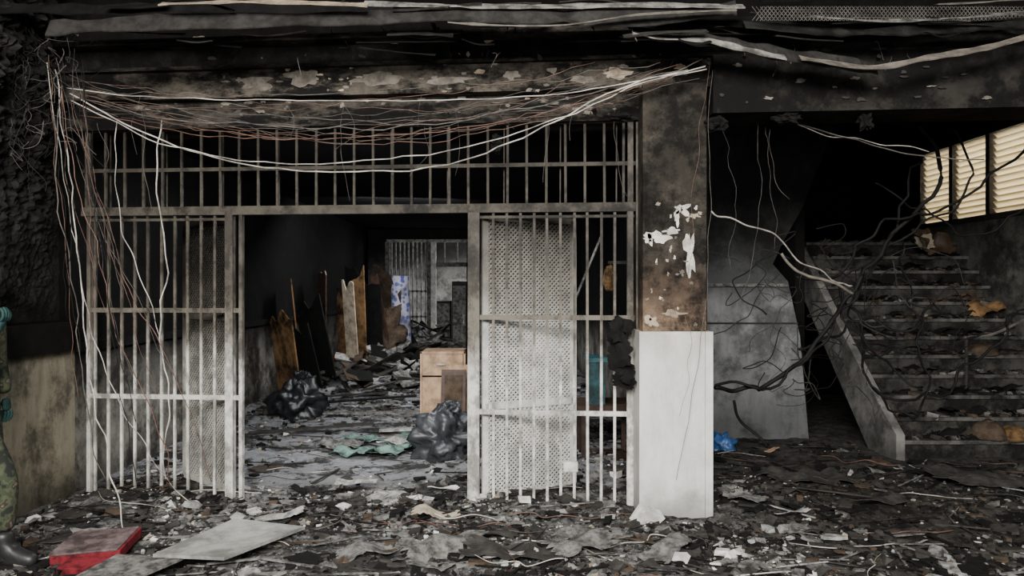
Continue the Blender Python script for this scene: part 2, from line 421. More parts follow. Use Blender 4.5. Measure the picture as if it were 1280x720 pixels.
for i in range(11): gbar(119+i*16.6,.0,2.17,.019)
for z in (1.43,.77): grail(112,300,z,.035,.02)
grail(112,284,2.12,.02)
gbar(288,0,2.2,.060,.05); gbar(302,0,2.2,.026,.04)
gbar(112,0,2.84,.03,.03)
gbar(592,0,2.2,.085,.05)
for i in range(11): gbar(617+i*16.8,.0,2.17,.019)
for z in (1.385,.69): grail(598,793,z,.035,.02)
grail(598,793,2.12,.02)
gbar(788,0,2.84,.04,.045); gbar(797,0,2.84,.02,.045)
s.box(gX(704),gX(722),gy(0)-.06,gy(0)-.02,.27,.34,m_white)
s.build('security_gate')
def leaf(a,b,z0,z1,name,mm):
    s=MB(); a=Vector(a);b=Vector(b);L=(b-a).length;d=(b-a)/L
    up=Vector((0,0,1)); nn=d.cross(up)
    def pt(u,z,o=0): return a+d*u+up*z+nn*o
    def bar(u0,zz0,u1,zz1,w,t,o=0): s.beam(pt(u0,zz0,o),pt(u1,zz1,o),w,t,mm,up=nn)
    for u in(0,L): bar(u,z0,u,z1,.045,.03)
    for z in(z0,z1,(z0+z1)*.63,(z0+z1)*.33): bar(0,z,L,z,.045,.03)
    p=.026;h=z1-z0; k=-h
    while k<L:
        for sgn in(1,-1):
            u0=max(k,0);u1=min(k+h,L)
            if u1-u0>.01:
                za=(u0-k);zb=(u1-k)
                if sgn<0: za,zb=h-za,h-zb
                bar(u0,z0+za,u1,z0+zb,.0135,.003,.004*sgn)
        k+=p*1.41
    return s.build(name)
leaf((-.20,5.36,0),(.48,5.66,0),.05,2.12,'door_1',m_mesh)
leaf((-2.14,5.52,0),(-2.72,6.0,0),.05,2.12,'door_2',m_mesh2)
# ------------------------------------------------------------------ far gate
s=MB()
for x in (-2.93,-1.95,-1.02): s.box(x-.05,x+.05,16.9,16.99,0,2.68,m_ash)
s.box(-1.90,-1.78,16.86,16.9,0,2.68,m_white)
s.box(-2.95,-1.0,16.9,16.99,2.68,2.74,m_ashl); s.box(-1.8,-1.0,16.9,16.99,2.1,2.2,m_ash)
for i in range(9): s.box(-2.85+i*.1,-2.82+i*.1,16.93,16.96,0,2.68,m_ashl)
for z in(.9,1.5): s.box(-2.93,-1.95,16.93,16.96,z,z+.05,m_ashl)
s.box(-1.6,-1.57,16.93,16.96,2.2,2.68,m_ashl); s.box(-1.3,-1.27,16.93,16.96,2.2,2.68,m_ashl)
s.build('interior_gate')
s=MB(); s.box(-1.35,-1.02,16.2,16.8,0,1.75,m_dgry); s.box(-1.33,-1.04,16.17,16.2,.1,1.65,m_ash); s.box(-1.1,-1.07,16.14,16.17,.8,1.0,m_metal)
s.box(-1.7,-1.4,16.3,16.8,0,1.3,m_dgry); s.box(-1.69,-1.41,16.27,16.3,.1,.6,m_ash); s.box(-1.69,-1.41,16.27,16.3,.66,1.25,m_ash); s.build('metal_locker')
def ring_prism(name,cx,cy,z0,h,r,mat,tilt=0):
    s=MB(); t=.075;N=60
    outer=[];inner=[]
    for i in range(N+1):
        a=i/N*4.5*math.pi; rr=.07+(r-.07)*i/N
        outer.append((rr*math.cos(a),rr*math.sin(a))); inner.append(((rr-t)*math.cos(a),(rr-t)*math.sin(a)) if rr>t else (0,0))
    vs=[]
    for z in [z0+h*k/8 for k in range(9)]:
        sh=tilt*(z-z0); pinch=1-.10*abs(math.sin(z*5))
        for p in outer+inner: vs.append((cx+p[0]*pinch+sh,cy+p[1]*pinch,z))
    n=N+1;M=2*n;fs=[]
    for k in range(8):
        for i in range(N):
            a=k*M+i; fs.append((a,a+1,a+M+1,a+M)); a=k*M+n+i; fs.append((a,a+M,a+M+1,a+1))
        a=k*M+N; fs.append((a,a+n,a+n+M,a+M))
    for i in range(N):
        a=8*M+i; fs.append((a,a+1,a+n+1,a+n))
    s.add(vs,fs,mat); return s.build(name,True)
ring_prism('rolled_mattress',-2.10,13.8,.05,1.78,.22,m_matt,-.04)
s=MB(); s.blob((-2.28,13.3,.72),.34,.2,.55,m_brn,3,.55,2.5,32); s.build('burnt_blanket',True)
s=MB(); a=W(527,438,8.6);b=W(583,438,8.6)
x0_,x1_=a.x,b.x; zt=a.z
s.box(x0_,x0_+.025,8.45,8.95,.0,zt,m_wood); s.box(x1_-.025,x1_,8.45,8.95,.0,zt,m_wood)
s.box(x0_,x1_,8.45,8.95,zt-.03,zt,m_wood); s.box(x0_,x1_,8.93,8.95,0,zt,m_wood)
s.box(x0_+.03,x1_-.03,8.43,8.45,.03,zt-.3,m_wood); s.box(x0_+.03,x1_-.03,8.43,8.45,zt-.28,zt-.03,m_wood)
s.box(x0_+.2,x0_+.3,8.41,8.43,zt-.16,zt-.14,m_metal); s.build('wooden_cabinet',bevel=.004)
s=MB(); s.obox((-.66,8.1,.34),.14,.012,.34,rotm(x=-.12,z=-.1),m_woodd); s.obox((-.66,8.085,.34),.10,.012,.28,rotm(x=-.12,z=-.1),m_brn)
s.obox((-.6,8.25,.36),.13,.012,.36,rotm(x=-.08),m_wood); s.build('broken_cabinet_door')
def bag(c,r,mat,sd):
    s=MB(); s.blob(c,r,r*.8,r*.85,mat,sd,.45,2.6,56,floor=-.01)
    s.blob((c[0]+.05,c[1],c[2]+r*.75),r*.2,r*.17,r*.3,mat,sd+1,.5,3,20)
    for i in range(8):
        a=i*.8; s.sheet((c[0]+.05+.05*math.cos(a),c[1]+.05*math.sin(a),c[2]+r*.95),.09,.10,rotm(1.2,0,a),mat,.03,5,i+sd,.002,14)
    return s.build('garbage_bag',True)
bag((-.62,6.75,.17),.33,m_bagg,5); bag((-2.65,8.9,.2),.34,m_bag,8)
s=MB(); s.blob((2.05,7.0,.06),.13,.12,.12,m_blue,12,.5,3,28,floor=0.0); s.build('blue_plastic_sheet',True)
s=MB(); s.box(.70,.84,6.5,6.8,.55,.95,m_teal); s.box(.68,.86,6.48,6.82,.93,.97,m_teal); s.box(.6,1.1,6.4,6.9,.0,.06,m_woodd)
for x,y in((.62,6.42),(1.04,6.42),(.62,6.84),(1.04,6.84)): s.box(x,x+.04,y,y+.04,.06,.5,m_woodd)
s.box(.58,1.12,6.38,6.92,.5,.55,m_woodd); s.build('storage_crate_on_stand')
s=MB(); s.beam((.55,6.9,1.35),(.85,6.8,2.1),.04,.02,m_ash); s.beam((.55,6.9,1.36),(.50,7.1,.0),.04,.02,m_ash); s.build('leaning_stick')
s=MB(); s.blob((.98,7.2,1.7),.07,.08,.14,m_orng,2,.2,2,20); s.box(.96,1.3,7.19,7.21,1.84,1.87,m_dgry); s.build('wall_lamp_shade')
s=MB(); s.box(.1,.6,7.2,7.6,0,1.15,m_beige); s.box(.08,.62,7.18,7.62,1.15,1.19,m_beige)
for z in(.3,.58,.86): s.box(.12,.58,7.17,7.2,z,z+.24,m_ashl)
s.build('drawer_cabinet')
s=MB()
def leanboard(y,z,w,h,tilt,mat,yaw=0,off=.18,roll=0):
    n=9; vs=[]
    Rm=rotm(z=yaw)@rotm(y=tilt)@rotm(x=roll)
    sd=U(0,99); sl=U(-.12,.12)
    prof=[h*(1+.22*noise.noise(Vector((i*.45,sd,0)))+sl*(i/4-1)) for i in range(n)]
    botp=[U(-.02,.04)*h for _ in range(n)]
    for t in(0,.018):
        for i in range(n): vs.append(Rm@Vector((t,(i/(n-1)-.5)*w,botp[i]))+Vector((XL+off,y,z)))
        for i in range(n): vs.append(Rm@Vector((t,(i/(n-1)-.5)*w*.95,prof[i]))+Vector((XL+off,y,z)))
    fs=[]
    o=2*n
    for i in range(n-1):
        fs+= [(i,i+1,n+i+1,n+i),(o+i,o+n+i,o+n+i+1,o+i+1),(n+i,n+i+1,o+n+i+1,o+n+i),(i,o+i,o+i+1,i+1)]
    fs+=[(0,n,o+n,o),(n-1,o+n-1,o+2*n-1,2*n-1)]
    s.add(vs,fs,mat)
leanboard(9.6,.05,.75,1.15,-.15,m_orng,.7,.45,.05); leanboard(10.3,1.05,.45,.65,-.1,m_orng,.3,.3,.15); leanboard(11.0,.2,.8,1.2,-.1,m_char,.8,.5,-.2)
leanboard(12.4,.25,.75,1.55,-.10,m_orng,.9,.65,.08); leanboard(13.2,.2,1.0,1.6,-.12,m_char,.9,.7,.1); leanboard(13.3,.3,.6,1.4,-.15,m_woodd,1.1,.95,-.1)
leanboard(8.2,.0,.7,1.1,-.1,m_char,.3,.25,.2); leanboard(14.2,.6,.9,1.3,-.2,m_brn,.8,.9,.3); leanboard(10.4,.1,.8,.9,-.1,m_char,.7,.5,-.3); leanboard(11.7,.9,.5,1.0,-.1,m_woodd,.5,.3,.4)
leanboard(12.0,.25,.3,1.5,-.10,m_beige,.9,.75,.02)
s.build('broken_wardrobe_boards')
s=MB()
for i in range(110):
    x=U(-2.9,-1.4);y=U(10.5,15.5); z=H(x,y)+U(.02,.3)
    s.obox((x,y,z),U(.08,.4),U(.03,.13),U(.01,.025),rotm(U(-.6,.6),U(-.6,.6),U(0,3)),random.choice((m_char,m_dgry,m_ash,m_char,m_brn,m_ash,m_ashl,m_dgry)),.2)
s.build('furniture_wreckage')
s=MB(); s.beam((-3.1,11.8,.15),(-2.75,15.6,1.1),.06,.05,m_metal); s.beam((-2.9,12,.1),(-2.4,15.2,.95),.05,.04,m_dgry); s.build('fallen_handrail')
s=MB()
for i,(x,y,z,r,mt) in enumerate(((-2.75,12.9,.5,.2,m_white),(-2.3,12.7,.4,.28,m_ash),(-3.0,12.2,.35,.2,m_red),(-1.9,13.6,.4,.3,m_dgry),(-2.9,13.9,.8,.3,m_ash),(-2.5,14.4,.8,.35,m_ash),(-1.7,14.6,.45,.3,m_ash),(-2.0,12.2,.2,.3,m_ashl),(-2.6,11.6,.25,.25,m_dgry),(-1.4,13.0,.15,.3,m_ash))):
    s.blob((x,y,z),r*1.2,r*.8,r*.6,mt,31+i*3,.9,3.0,40,floor=.05)
s.build('crumpled_clothing_heap',True)
s=MB()
for i in range(9): s.sheet((U(-1.75,-.95),U(6.6,7.7),.045+i*.004),U(.2,.5),U(.15,.35),rotm(z=U(-.4,.4),x=U(-.04,.04)),random.choice((m_green,m_ash,m_green,m_ashl)),.025,12,i,.004,9)
s.build('green_cloth',True)
# ------------------------------------------------------------------ stairs
s=MB(); SX0,SX1,SY0,run,rise,N=3.65,5.5,6.7,.2,.18,12
prof=[]
for i in range(N):
    prof+= [(SY0+i*run,i*rise),(SY0+i*run,(i+1)*rise)]
prof+=[(SY0+N*run,N*rise),(10.7,N*rise),(10.7,N*rise-.22),(SY0+N*run+.1,N*rise-.22),(SY0+.42,-.0)]
def prism_fan(mb,poly,xa,xb,mat,side):
    n=len(poly); vs=[(xa,p[0],p[1]) for p in poly]+[(xb,p[0],p[1]) for p in poly]
    mb.add(vs,[(k,(k+1)%n,n+(k+1)%n,n+k) for k in range(n)],mat)
    def soff(y):
        if y<SY0+.42: return 0
        if y>SY0+N*run+.1: return N*rise-.22
        return (y-(SY0+.42))/(N*run+.1-.42)*(N*rise-.22)
    for X in(xa,xb):
        for i in range(N):
            ya,yb=SY0+i*run,SY0+(i+1)*run
            zt=(i+1)*rise
            mb.add([(X,ya,soff(ya)),(X,yb,soff(yb)),(X,yb,zt),(X,ya,zt)],[(0,1,2,3)],side)
        mb.add([(X,SY0+N*run,soff(SY0+N*run)),(X,10.7,N*rise-.22),(X,10.7,N*rise),(X,SY0+N*run,N*rise)],[(0,1,2,3)],side)
prism_fan(s,prof,SX0,SX1,m_step,m_strg)
for i in range(N): s.box(SX0-.02,SX1,SY0+i*run-.025,SY0+i*run+.02,(i+1)*rise-.03,(i+1)*rise+.004,m_nose)
s.build('staircase')
s=MB()
s.hexa([(SX0-.10,SY0-.05,-.02),(SX0-.02,SY0-.05,-.02),(SX0-.02,SY0+.45,-.02),(SX0-.10,SY0+.45,-.02),(SX0-.10,SY0-.05,.24),(SX0-.02,SY0-.05,.24),(SX0-.02,SY0+.45,.62),(SX0-.10,SY0+.45,.62)],m_strg)
e=SY0+N*run
s.hexa([(SX0-.10,SY0+.45,-.02),(SX0-.02,SY0+.45,-.02),(SX0-.02,e,N*rise-.38),(SX0-.10,e,N*rise-.38),(SX0-.10,SY0+.45,.62),(SX0-.02,SY0+.45,.62),(SX0-.02,e,N*rise+.1),(SX0-.10,e,N*rise+.1)],m_strg)
s.build('stair_stringer')
def stairz(y): return max(0,min(N,math.floor((y-SY0)/run)+1))*rise
s=MB()
for i in range(1100):
    y=SY0+run*(int(U(0,12))+U(.1,.9));x=3.75+1.65*math.sqrt(R()) if R()<.6 else U(3.75,5.4); z=stairz(y)+.008
    s.obox((x,y,z),U(.01,.06),U(.01,.05),U(.004,.022),rotm(U(-.4,.4),U(-.4,.4),U(0,6)),random.choice((m_dgry,m_char,m_char,m_brn,m_dgry,m_char,m_ash)),.4)
for i in range(60):
    y=U(6.8,9.0);x=U(3.9,5.3); s.sheet((x,y,stairz(y)+.04),U(.15,.4),U(.1,.2),rotm(U(-.3,.3),U(-.2,.2),U(-.5,.5)),random.choice((m_dgry,m_char,m_char,m_char)),.04,8,i,.004,7)
s.build('stair_debris')
def hatshape(name,c,r,h,mat):
    s=MB(); prof=[(0,h),(.35,h*.98),(.62,h*.8),(.85,h*.35),(.98,0),(1.02,-.02),(.93,-.02),(.8,h*.25),(0,h*.7)]
    n=26;vs=[];fs=[]
    for (rr,z) in prof:
        for k in range(n):
            a=2*math.pi*k/n;q=1+.12*noise.noise(Vector((math.cos(a)*2+c[0]*9,math.sin(a)*2,z*5)))
            vs.append((c[0]+rr*r*q*math.cos(a),c[1]+rr*r*q*math.sin(a),c[2]+z+.02*noise.noise(Vector((a,rr*4,c[0]*5)))))
    for i in range(len(prof)-1):
        for k in range(n): fs.append((i*n+k,i*n+(k+1)%n,(i+1)*n+(k+1)%n,(i+1)*n+k))
    s.add(vs,fs,mat); return s.build(name,True)
hatshape('wicker_basket',(4.50,6.82,.20),.17,.14,m_brn)
hatshape('wicker_basket',(4.72,6.78,.20),.15,.10,m_orng)
hatshape('wicker_basket',(4.95,7.6,.92),.16,.10,m_brn)
s=MB()
for i,(px,py,y) in enumerate(((1205,368,8.3),(1232,386,8.0),(1222,376,8.2),(1215,408,8.0))):
    p=W(px,py,y); s.sheet(p,.36,.2,rotm(.5,U(-.3,.3),U(-.4,.4)),(m_brn,m_orng,m_woodd,m_dgry)[i],.08,14,i+50,.006,5)
s.build('burnt_cardboard')
s=MB(); p=W(1163,300,8.6); s.sheet(p,.38,.32,rotm(1.1,.2,.3),m_brn,.08,14,71,.006,5); s.sheet(p+Vector((-.08,-.03,-.02)),.18,.2,rotm(1.0,-.1,-.2),m_beige,.05,14,75,.006,5); s.sheet(p+Vector((.1,.02,-.08)),.35,.25,rotm(.9,-.3,-.2),m_woodd,.1,14,72,.006,5); s.build('cardboard_box_scrap')
s=MB(); a=W(1208,420,7.2); s.tube(catmull([a,a+Vector((0,0,-.35)),a+Vector((-.02,.0,-.8))],6),.016,m_dgry); s.tube(catmull([W(1205,422,7.2),W(1240,418,7.2),W(1280,400,7.2)],6),.014,m_wireg); s.build('broken_railing')
# ------------------------------------------------------------------ rubble
colsL=[m_dgry]*4+[m_ash]*9+[m_ashl]*5+[m_white]*2+[m_beige]*1+[m_char]*3
colsD=[m_dgry]*8+[m_char]*12+[m_ash]*3+[m_brn]*2
colsR=[m_dgry]*7+[m_char]*11+[m_ash]*2+[m_brn]*2+[m_ashl]*1
bigL=[m_dgry]*4+[m_ash]*7+[m_ashl]*1+[m_char]*2+[m_brn]
bigD=[m_dgry]*6+[m_ash]*1+[m_char]*5+[m_brn]
def pick(x,y,big=False):
    if x+U(-.6,.6)>1.9: return random.choice(colsR)
    n_=noise.noise(Vector((x*1.7,y*1.7,9)))+.5*noise.noise(Vector((x*5,y*5,3)))+U(-.2,.2)
    if big: return random.choice(bigL if n_>.0 else bigD)
    return random.choice(colsL if n_>.02 else colsD)
def inside(x,y,mg=0):
    if x<XL+.08+mg or x>XR-.08-mg: return False
    if x>SX0-.15-mg and y>SY0-.1-mg: return False
    if x>1.2-mg and y>YP-.05-mg: return False
    if PX0-.1-mg<x<PX1+.1+mg and PY0-.12-mg<y<PY1+.1+mg: return False
    if 1.28-mg<x<1.47+mg and y>5.3-mg: return False
    return True
s=MB(); cnt=0
while cnt<30000:
    y=1/U(1/14.,1/3.0); x=U(-3.35,5.4)
    if not inside(x,y,.03): continue
    if -2.4<x<-.7 and 5.7<y<8.6 and R()<.85: continue
    if x>1.6 and R()<.35: continue
    if y>6 and R()<.45: continue
    if noise.noise(Vector((x*1.3,y*1.3,4)))<-.1 and R()<.75: continue
    cnt+=1
    q=R(); sz=U(.003,.011) if q<.78 else (U(.011,.022) if q<.965 else U(.022,.045))
    if y>7: sz*=1.4
    flat=U(.2,.6)
    s.obox((x,y,H(x,y)+sz*flat*.4),sz,sz*U(.4,1),sz*flat,rotm(U(-.4,.4),U(-.4,.4),U(0,6.3)),pick(x,y),.45)
s.build('rubble_chunks')
s=MB(); cnt=0
while cnt<560:
    y=1/U(1/12.,1/3.0); x=U(-3.3,5.3)
    if not inside(x,y,.12) : continue
    if -2.4<x<-.7 and 5.7<y<8 and R()<.7: continue
    cnt+=1
    r=U(.03,.09)
    if R()<.12: r=U(.09,.17)
    s.slab((x,y,H(x,y)+.010),r,U(.006,.02),rotm(U(-.14,.14),U(-.14,.14),0),pick(x,y,True))
s.build('broken_concrete_slabs')
s=MB(); cnt=0
while cnt<420:
    y=1/U(1/12.,1/3.0); x=U(-3.3,5.3)
    if not inside(x,y,.15) : continue
    if -2.4<x<-.7 and 5.7<y<8 and R()<.7: continue
    cnt+=1
    L=U(.06,.22)
    s.sheet((x,y,H(x,y)+.012+L*.04),L,L*U(.2,.8),rotm(U(-.2,.2),U(-.2,.2),U(0,6.3)),pick(x,y,True),L*.10,7,cnt,.003,1.8/L)
s.build('plaster_sheet_fragments')
s=MB(); cnt=0
while cnt<520:
    y=1/U(1/12.,1/3.0); x=U(-3.0,5.0)
    if not inside(x,y,.3): continue
    cnt+=1; L=U(.1,.5);a=U(-.6,.6) if R()<.6 else U(0,6.3); z=H(x,y)+.02
    d=Vector((math.cos(a),math.sin(a),U(-.06,.06)))*L/2
    s.beam(Vector((x,y,z))-d,Vector((x,y,z))+d,U(.005,.022),U(.004,.01),pick(x,y,True))
for (x,y,L,a,mt) in((-2.2,7.9,1.3,.25,m_dgry),(-1.6,8.8,1.4,-.1,m_ash),(-1.9,9.8,1.2,.3,m_char),(-1.3,10.2,1.0,-.3,m_ash),(-2.4,10.4,1.2,.15,m_dgry),(-1.0,7.9,.9,.1,m_ashl)):
    d=Vector((math.cos(a),math.sin(a),.03))*L/2; c=Vector((x,y,H(x,y)+.06)); s.beam(c-d,c+d,.09,.02,mt)
s.build('wood_and_metal_strips')
s=MB()
vs=[(-2.02,4.05),( -1.58,3.95),(-1.3,4.52),(-1.78,4.62)]
pp=[Vector((x,y,.085+.02*(i%2))) for i,(x,y) in enumerate(vs)]
s.hexa([*[p for p in pp],*[p+Vector((0,0,.018)) for p in pp]],m_board)
pp=[Vector((x,y,z)) for x,y,z in((-2.35,3.7,.05),(-2.0,3.75,.06),(-1.85,4.05,.07),(-2.25,4.1,.07))]
s.hexa([*pp,*[p+Vector((0,0,.015)) for p in pp]],m_ash); s.build('fallen_board')
s=MB()
s.obox((-2.49,4.33,.05),.19,.18,.030,rotm(.05,-.04,.15),m_red); s.obox((-2.50,4.32,.083),.188,.178,.006,rotm(.05,-.04,.15),m_pink)
s.obox((-2.40,4.06,.03),.13,.07,.022,rotm(.1,0,-.1),m_red); s.build('seat_cushion',bevel=.012)
s=MB()
for i,(px,py,L,w,mt,a) in enumerate(((545,660,.30,.12,m_beige,.1),(560,700,.5,.25,m_ash,.4),(640,708,.55,.22,m_dgry,-.2),(720,700,.4,.3,m_ash,.6),(460,700,.35,.14,m_ash,.5),(835,700,.4,.18,m_ash,.9),(350,655,.3,.1,m_ashl,.2),
    (1010,605,.65,.35,m_dgry,.1),(1225,612,.75,.4,m_dgry,-.1),(990,655,.25,.06,m_ashl,.3),(930,640,.2,.25,m_ash,.5),(1100,640,.4,.1,m_dgry,.2),(555,622,.22,.08,m_white,-.3),(445,610,.3,.08,m_ashl,.1),(965,566,.12,.08,m_wood,.4))):
    Y=1440/(py-360); p=W(px,py,Y); s.sheet((p.x,p.y,H(p.x,p.y)+.045),L,w,rotm(U(-.08,.08),U(-.08,.08),a),mt,.03,14,i+90,.005,6)
s.build('crumpled_sheet_debris')
s=MB()
p=W(808,645,4.8); s.obox((p.x,p.y-.02,.07),.08,.025,.07,rotm(.3,.5,.3),m_white,.3)
for px,py in((600,632),(655,640),(520,630),(900,655),(960,668),(985,668),(700,655),(760,660),(850,712),(905,700),(240,640),(300,652),(430,640),(620,660)):
    Y=1440/(py-360);p=W(px,py,Y)
    if inside(p.x,p.y,.06): s.obox((p.x,p.y,H(p.x,p.y)+.02),U(.03,.06),U(.03,.05),U(.01,.02),rotm(U(-.3,.3),U(-.3,.3),U(0,6)),random.choice((m_white,m_ashl)),.4)
s.build('broken_tile_chunks')
# ------------------------------------------------------------------ ceiling wreckage
s=MB()
def strip(pts,w,mat,t=.006,rollz=0):
    P=catmull(pts,8); vs=[]
    for i,p in enumerate(P):
        q=.02*noise.noise(p*4+Vector((rollz,0,0))); ww=w*(1+.5*noise.noise(p*9+Vector((0,rollz,0))))
        vs+= [p+Vector((0,.02+q,ww/2)),p+Vector((0,-.03-q,-ww/2)),p+Vector((0,-.03-q+t,-ww/2-t)),p+Vector((0,.02+q+t,ww/2+t))]
    fs=[]
    for i in range(len(P)-1):
        for k in range(4): fs.append((i*4+k,i*4+(k+1)%4,i*4+4+(k+1)%4,i*4+4+k))
    fs+=[(0,1,2,3),tuple(len(vs)-4+k for k in(3,2,1,0))]
    s.add(vs,fs,mat)
def WS(l,Y): return [W(a,b,Y) for a,b in l]
strip(WS([(790,42),(860,46),(930,58),(990,70),(1040,76),(1095,86)],4.6),.09,m_metd)
strip(WS([(790,40),(830,48),(880,50),(905,55),(960,68),(982,72)],4.55),.035,m_metal)
strip(WS([(790,38),(795,48)],4.54),.07,m_metal)
strip(WS([(1000,72),(1090,84),(1160,72),(1230,60),(1290,44)],4.5),.035,m_flkg)
strip(WS([(455,4),(560,7),(680,8),(800,6),(930,8)],4.5),.035,m_metal)
strip(WS([(60,35),(200,28),(400,24),(600,18),(800,22),(920,10)],4.5),.10,m_metd)
strip(WS([(-30,10),(200,12),(440,10),(640,22),(900,28),(1290,18)],4.7),.08,m_char)
strip(WS([(560,28),(640,32),(720,30),(800,18),(920,12)],4.4),.016,m_flkg)
strip(WS([(930,30),(1050,40),(1180,36),(1290,30)],4.6),.06,m_metd)
strip(WS([(200,5),(320,2),(460,6)],4.4),.03,m_flkb)
strip(WS([(1010,20),(1100,26),(1200,22),(1290,14)],4.35),.02,m_ash)
for i in range(46):
    x=U(0,1280);y=U(0,60);L=U(30,150); strip(WS([(x,y),(x+L/2,y+U(-6,8)),(x+L,y+U(-8,10))],U(4.4,4.8)),U(.006,.03),random.choice((m_char,m_metd,m_dgry,m_char,m_dgry,m_flkg)),rollz=i)
s.build('collapsed_ceiling_channels')
s=MB()
for i in range(70):
    a=940+i*5
    for sg in(1,-1):
        s.beam(W(a,17+sg*9,4.45),W(a+14,17-sg*9,4.45),.003,.003,m_wireg)
s.build('metal_lath')
s=MB()
for i in range(30):
    px=U(60,1280);py=U(50,75);p=W(px,py,4.9-.06*(px/1280)); s.tube(catmull([p,p+Vector((U(-.03,.03),-.03,-U(.02,.06))),p+Vector((U(-.06,.06),-.03,-U(.05,.14)))],4),U(.001,.003),random.choice((m_char,m_wireg,m_char)),4)
for (px,py,rx,rz) in((895,155,.08,.05),(985,148,.10,.04),(1082,152,.05,.07),(775,147,.1,.03),(1020,60,.12,.06),(620,180,.04,.07)):
    p=W(px,py,4.95); s.blob(p,rx,.06,rz,m_char,px*.1,.6,3,20)
for i in range(60):
    px=U(90,1280);py=random.choice((68,142,36))+U(-3,5)
    if py>100 and px>790: continue
    s.slab(W(px,py,4.93 if py>100 else 4.8),U(.01,.035),.004,rotm(1.2+U(-.6,.6),U(-.6,.6),U(0,3)),random.choice((m_char,m_dgry,m_char)))
s.build('hanging_soot_scraps')
# charred crust on the upper left wall: a lumpy skin of blistered, burnt plaster
s=MB(); vs=[]; n1,n2=110,150
for j in range(n2+1):
    for i in range(n1+1):
        y=3.2+2.2*i/n1; z=1.36+2.6*j/n2
        p=Vector((0,y,z))
        k=.05*abs(noise.noise(p*2.1))+.07*abs(noise.noise(p*6))+.05*abs(noise.noise(p*15))+.03*noise.noise(p*33)
        edge=min(1,min(i,n1-i,j,n2-j)/8)
        amp=.35+.9*min(1,max(0,(z-1.7)/1.0))
        vs.append((XL+.004+max(0,k)*edge*amp*1.3,y+.02*noise.noise(p*17),z))
fs=[(j*(n1+1)+i,j*(n1+1)+i+1,(j+1)*(n1+1)+i+1,(j+1)*(n1+1)+i) for j in range(n2) for i in range(n1)]
s.add(vs,fs,m_crust)
for i in range(30):
    p=W(U(10,100),U(20,110),U(4.8,5.0))
    if p.x<XL+.05: continue
    s.slab(p,U(.015,.04),.005,rotm(U(0,3),U(0,3),U(0,3)),m_char)
s.build('charred_wall_crust')
# ------------------------------------------------------------------ cables
def cable(pts,mat,r=.005,wob=.012,Y=None,k=8):
    if Y is not None:
        pts=[W(a,b,Y if not isinstance(Y,(list,tuple)) else Y[0]+(Y[1]-Y[0])*i/(len(pts)-1)) for i,(a,b) in enumerate(pts)]
    P=catmull(pts,k); sd=U(0,50)
    P=[p+Vector((noise.noise(p*5+Vector((sd,0,0))),noise.noise(p*5+Vector((0,sd,0))),noise.noise(p*5+Vector((0,0,sd)))))*wob for p in P]
    for p in P:
        if p.x<XL+.1: p.x=XL+.1+U(0,.02)
    s.tube(P,r,mat,5)
s=MB()
FR=(4.9,4.75)
cable([(88,118),(180,165),(300,205),(430,215),(560,205),(680,160),(770,112),(880,82)],m_wirew,.005,.02,FR)
cable([(90,128),(200,178),(330,203),(470,200),(600,180),(720,140),(800,104),(885,86)],m_wirew,.004,.02,FR)
cable([(85,110),(200,122),(400,126),(600,124),(740,112),(860,88)],m_wirew,.0035,.012,FR)
cable([(100,140),(260,170),(450,172),(640,150),(760,118),(850,92)],m_wirec,.003,.03,FR)
cable([(85,120),(240,150),(480,160),(640,138),(790,104),(880,76)],m_wireg,.004,.03,FR)
for i in range(13):
    sg=U(15,80); a=U(80,130);b=U(95,145); x1_=U(720,885);y1_=U(76,116)
    pts=[]
    for t in (0,.2,.4,.6,.8,1):
        pts.append((a+(x1_-a)*t, b+(y1_-b)*t+sg*4*t*(1-t)*U(.85,1.15)))
    cable(pts,random.choice((m_wireg,m_wirec,m_wireg,m_wirec,m_wireg)),U(.0015,.0026),.04,(U(4.85,5.0),U(4.8,4.9)))
for i in range(14):
    x=U(120,780);y=U(118,160);L=U(30,140); cable([(x,y),(x+U(-12,12),y+L*.5),(x+U(-20,20),y+L)],m_wireg,U(.001,.0018),.03,4.95)
s.build('sagging_cables',True)
s=MB()
L_=(4.75,4.95)
cable([(70,90),(82,180),(98,330),(110,450),(130,560),(150,640),(160,690)],m_wirew,.0042,.03,(4.8,4.5))
cable([(60,80),(75,190),(100,340),(125,440),(160,520),(200,590),(240,630)],m_wirew,.003,.03,(4.8,5.0))
cable([(75,100),(95,220),(125,330),(150,430),(185,500),(205,560),(212,610)],m_wirec,.0035,.03,L_)
cable([(202,150),(196,230),(208,330),(200,420),(212,500),(204,560),(206,600)],m_wirew,.005,.03,(5.0,5.0),)
cable([(145,150),(143,210),(152,290),(172,330),(200,420)],m_wirew,.003,.02,5.0)
cable([(100,150),(130,260),(160,360),(200,430),(240,520),(265,600)],m_wirec,.003,.03,5.0)
cable([(78,110),(70,220),(90,350),(110,520),(130,600)],m_wireg,.004,.03,L_)
for i in range(15):
    x=U(60,110);y=U(60,130); xb=U(70,220);yb=U(300,640)
    pts=[(x,y)]
    for t in(.25,.5,.75,1): pts.append((x+(xb-x)*t**1.4+U(-8,8),y+(yb-y)*t))
    cable(pts,random.choice((m_wireg,m_wirec,m_wireb,m_wireb)),U(.0012,.003),.03,(U(4.7,4.9),U(4.8,5.0)))
for i in range(60):
    x=U(0,100);y=U(30,190); pts=[(x,y)]
    for t in range(4): pts.append((pts[-1][0]+U(-22,22),pts[-1][1]+U(-14,26)))
    cable(pts,random.choice((m_wireg,m_wireb,m_dgry,m_dgry,m_wireb)),U(.001,.0022),.04,U(4.7,4.9))
s.build('hanging_wire_bundle',True)
s=MB()
cable([(888,262),(930,280),(965,292),(990,318),(1030,345),(1066,358)],m_wirew,.006,.04,(4.9,5.6))
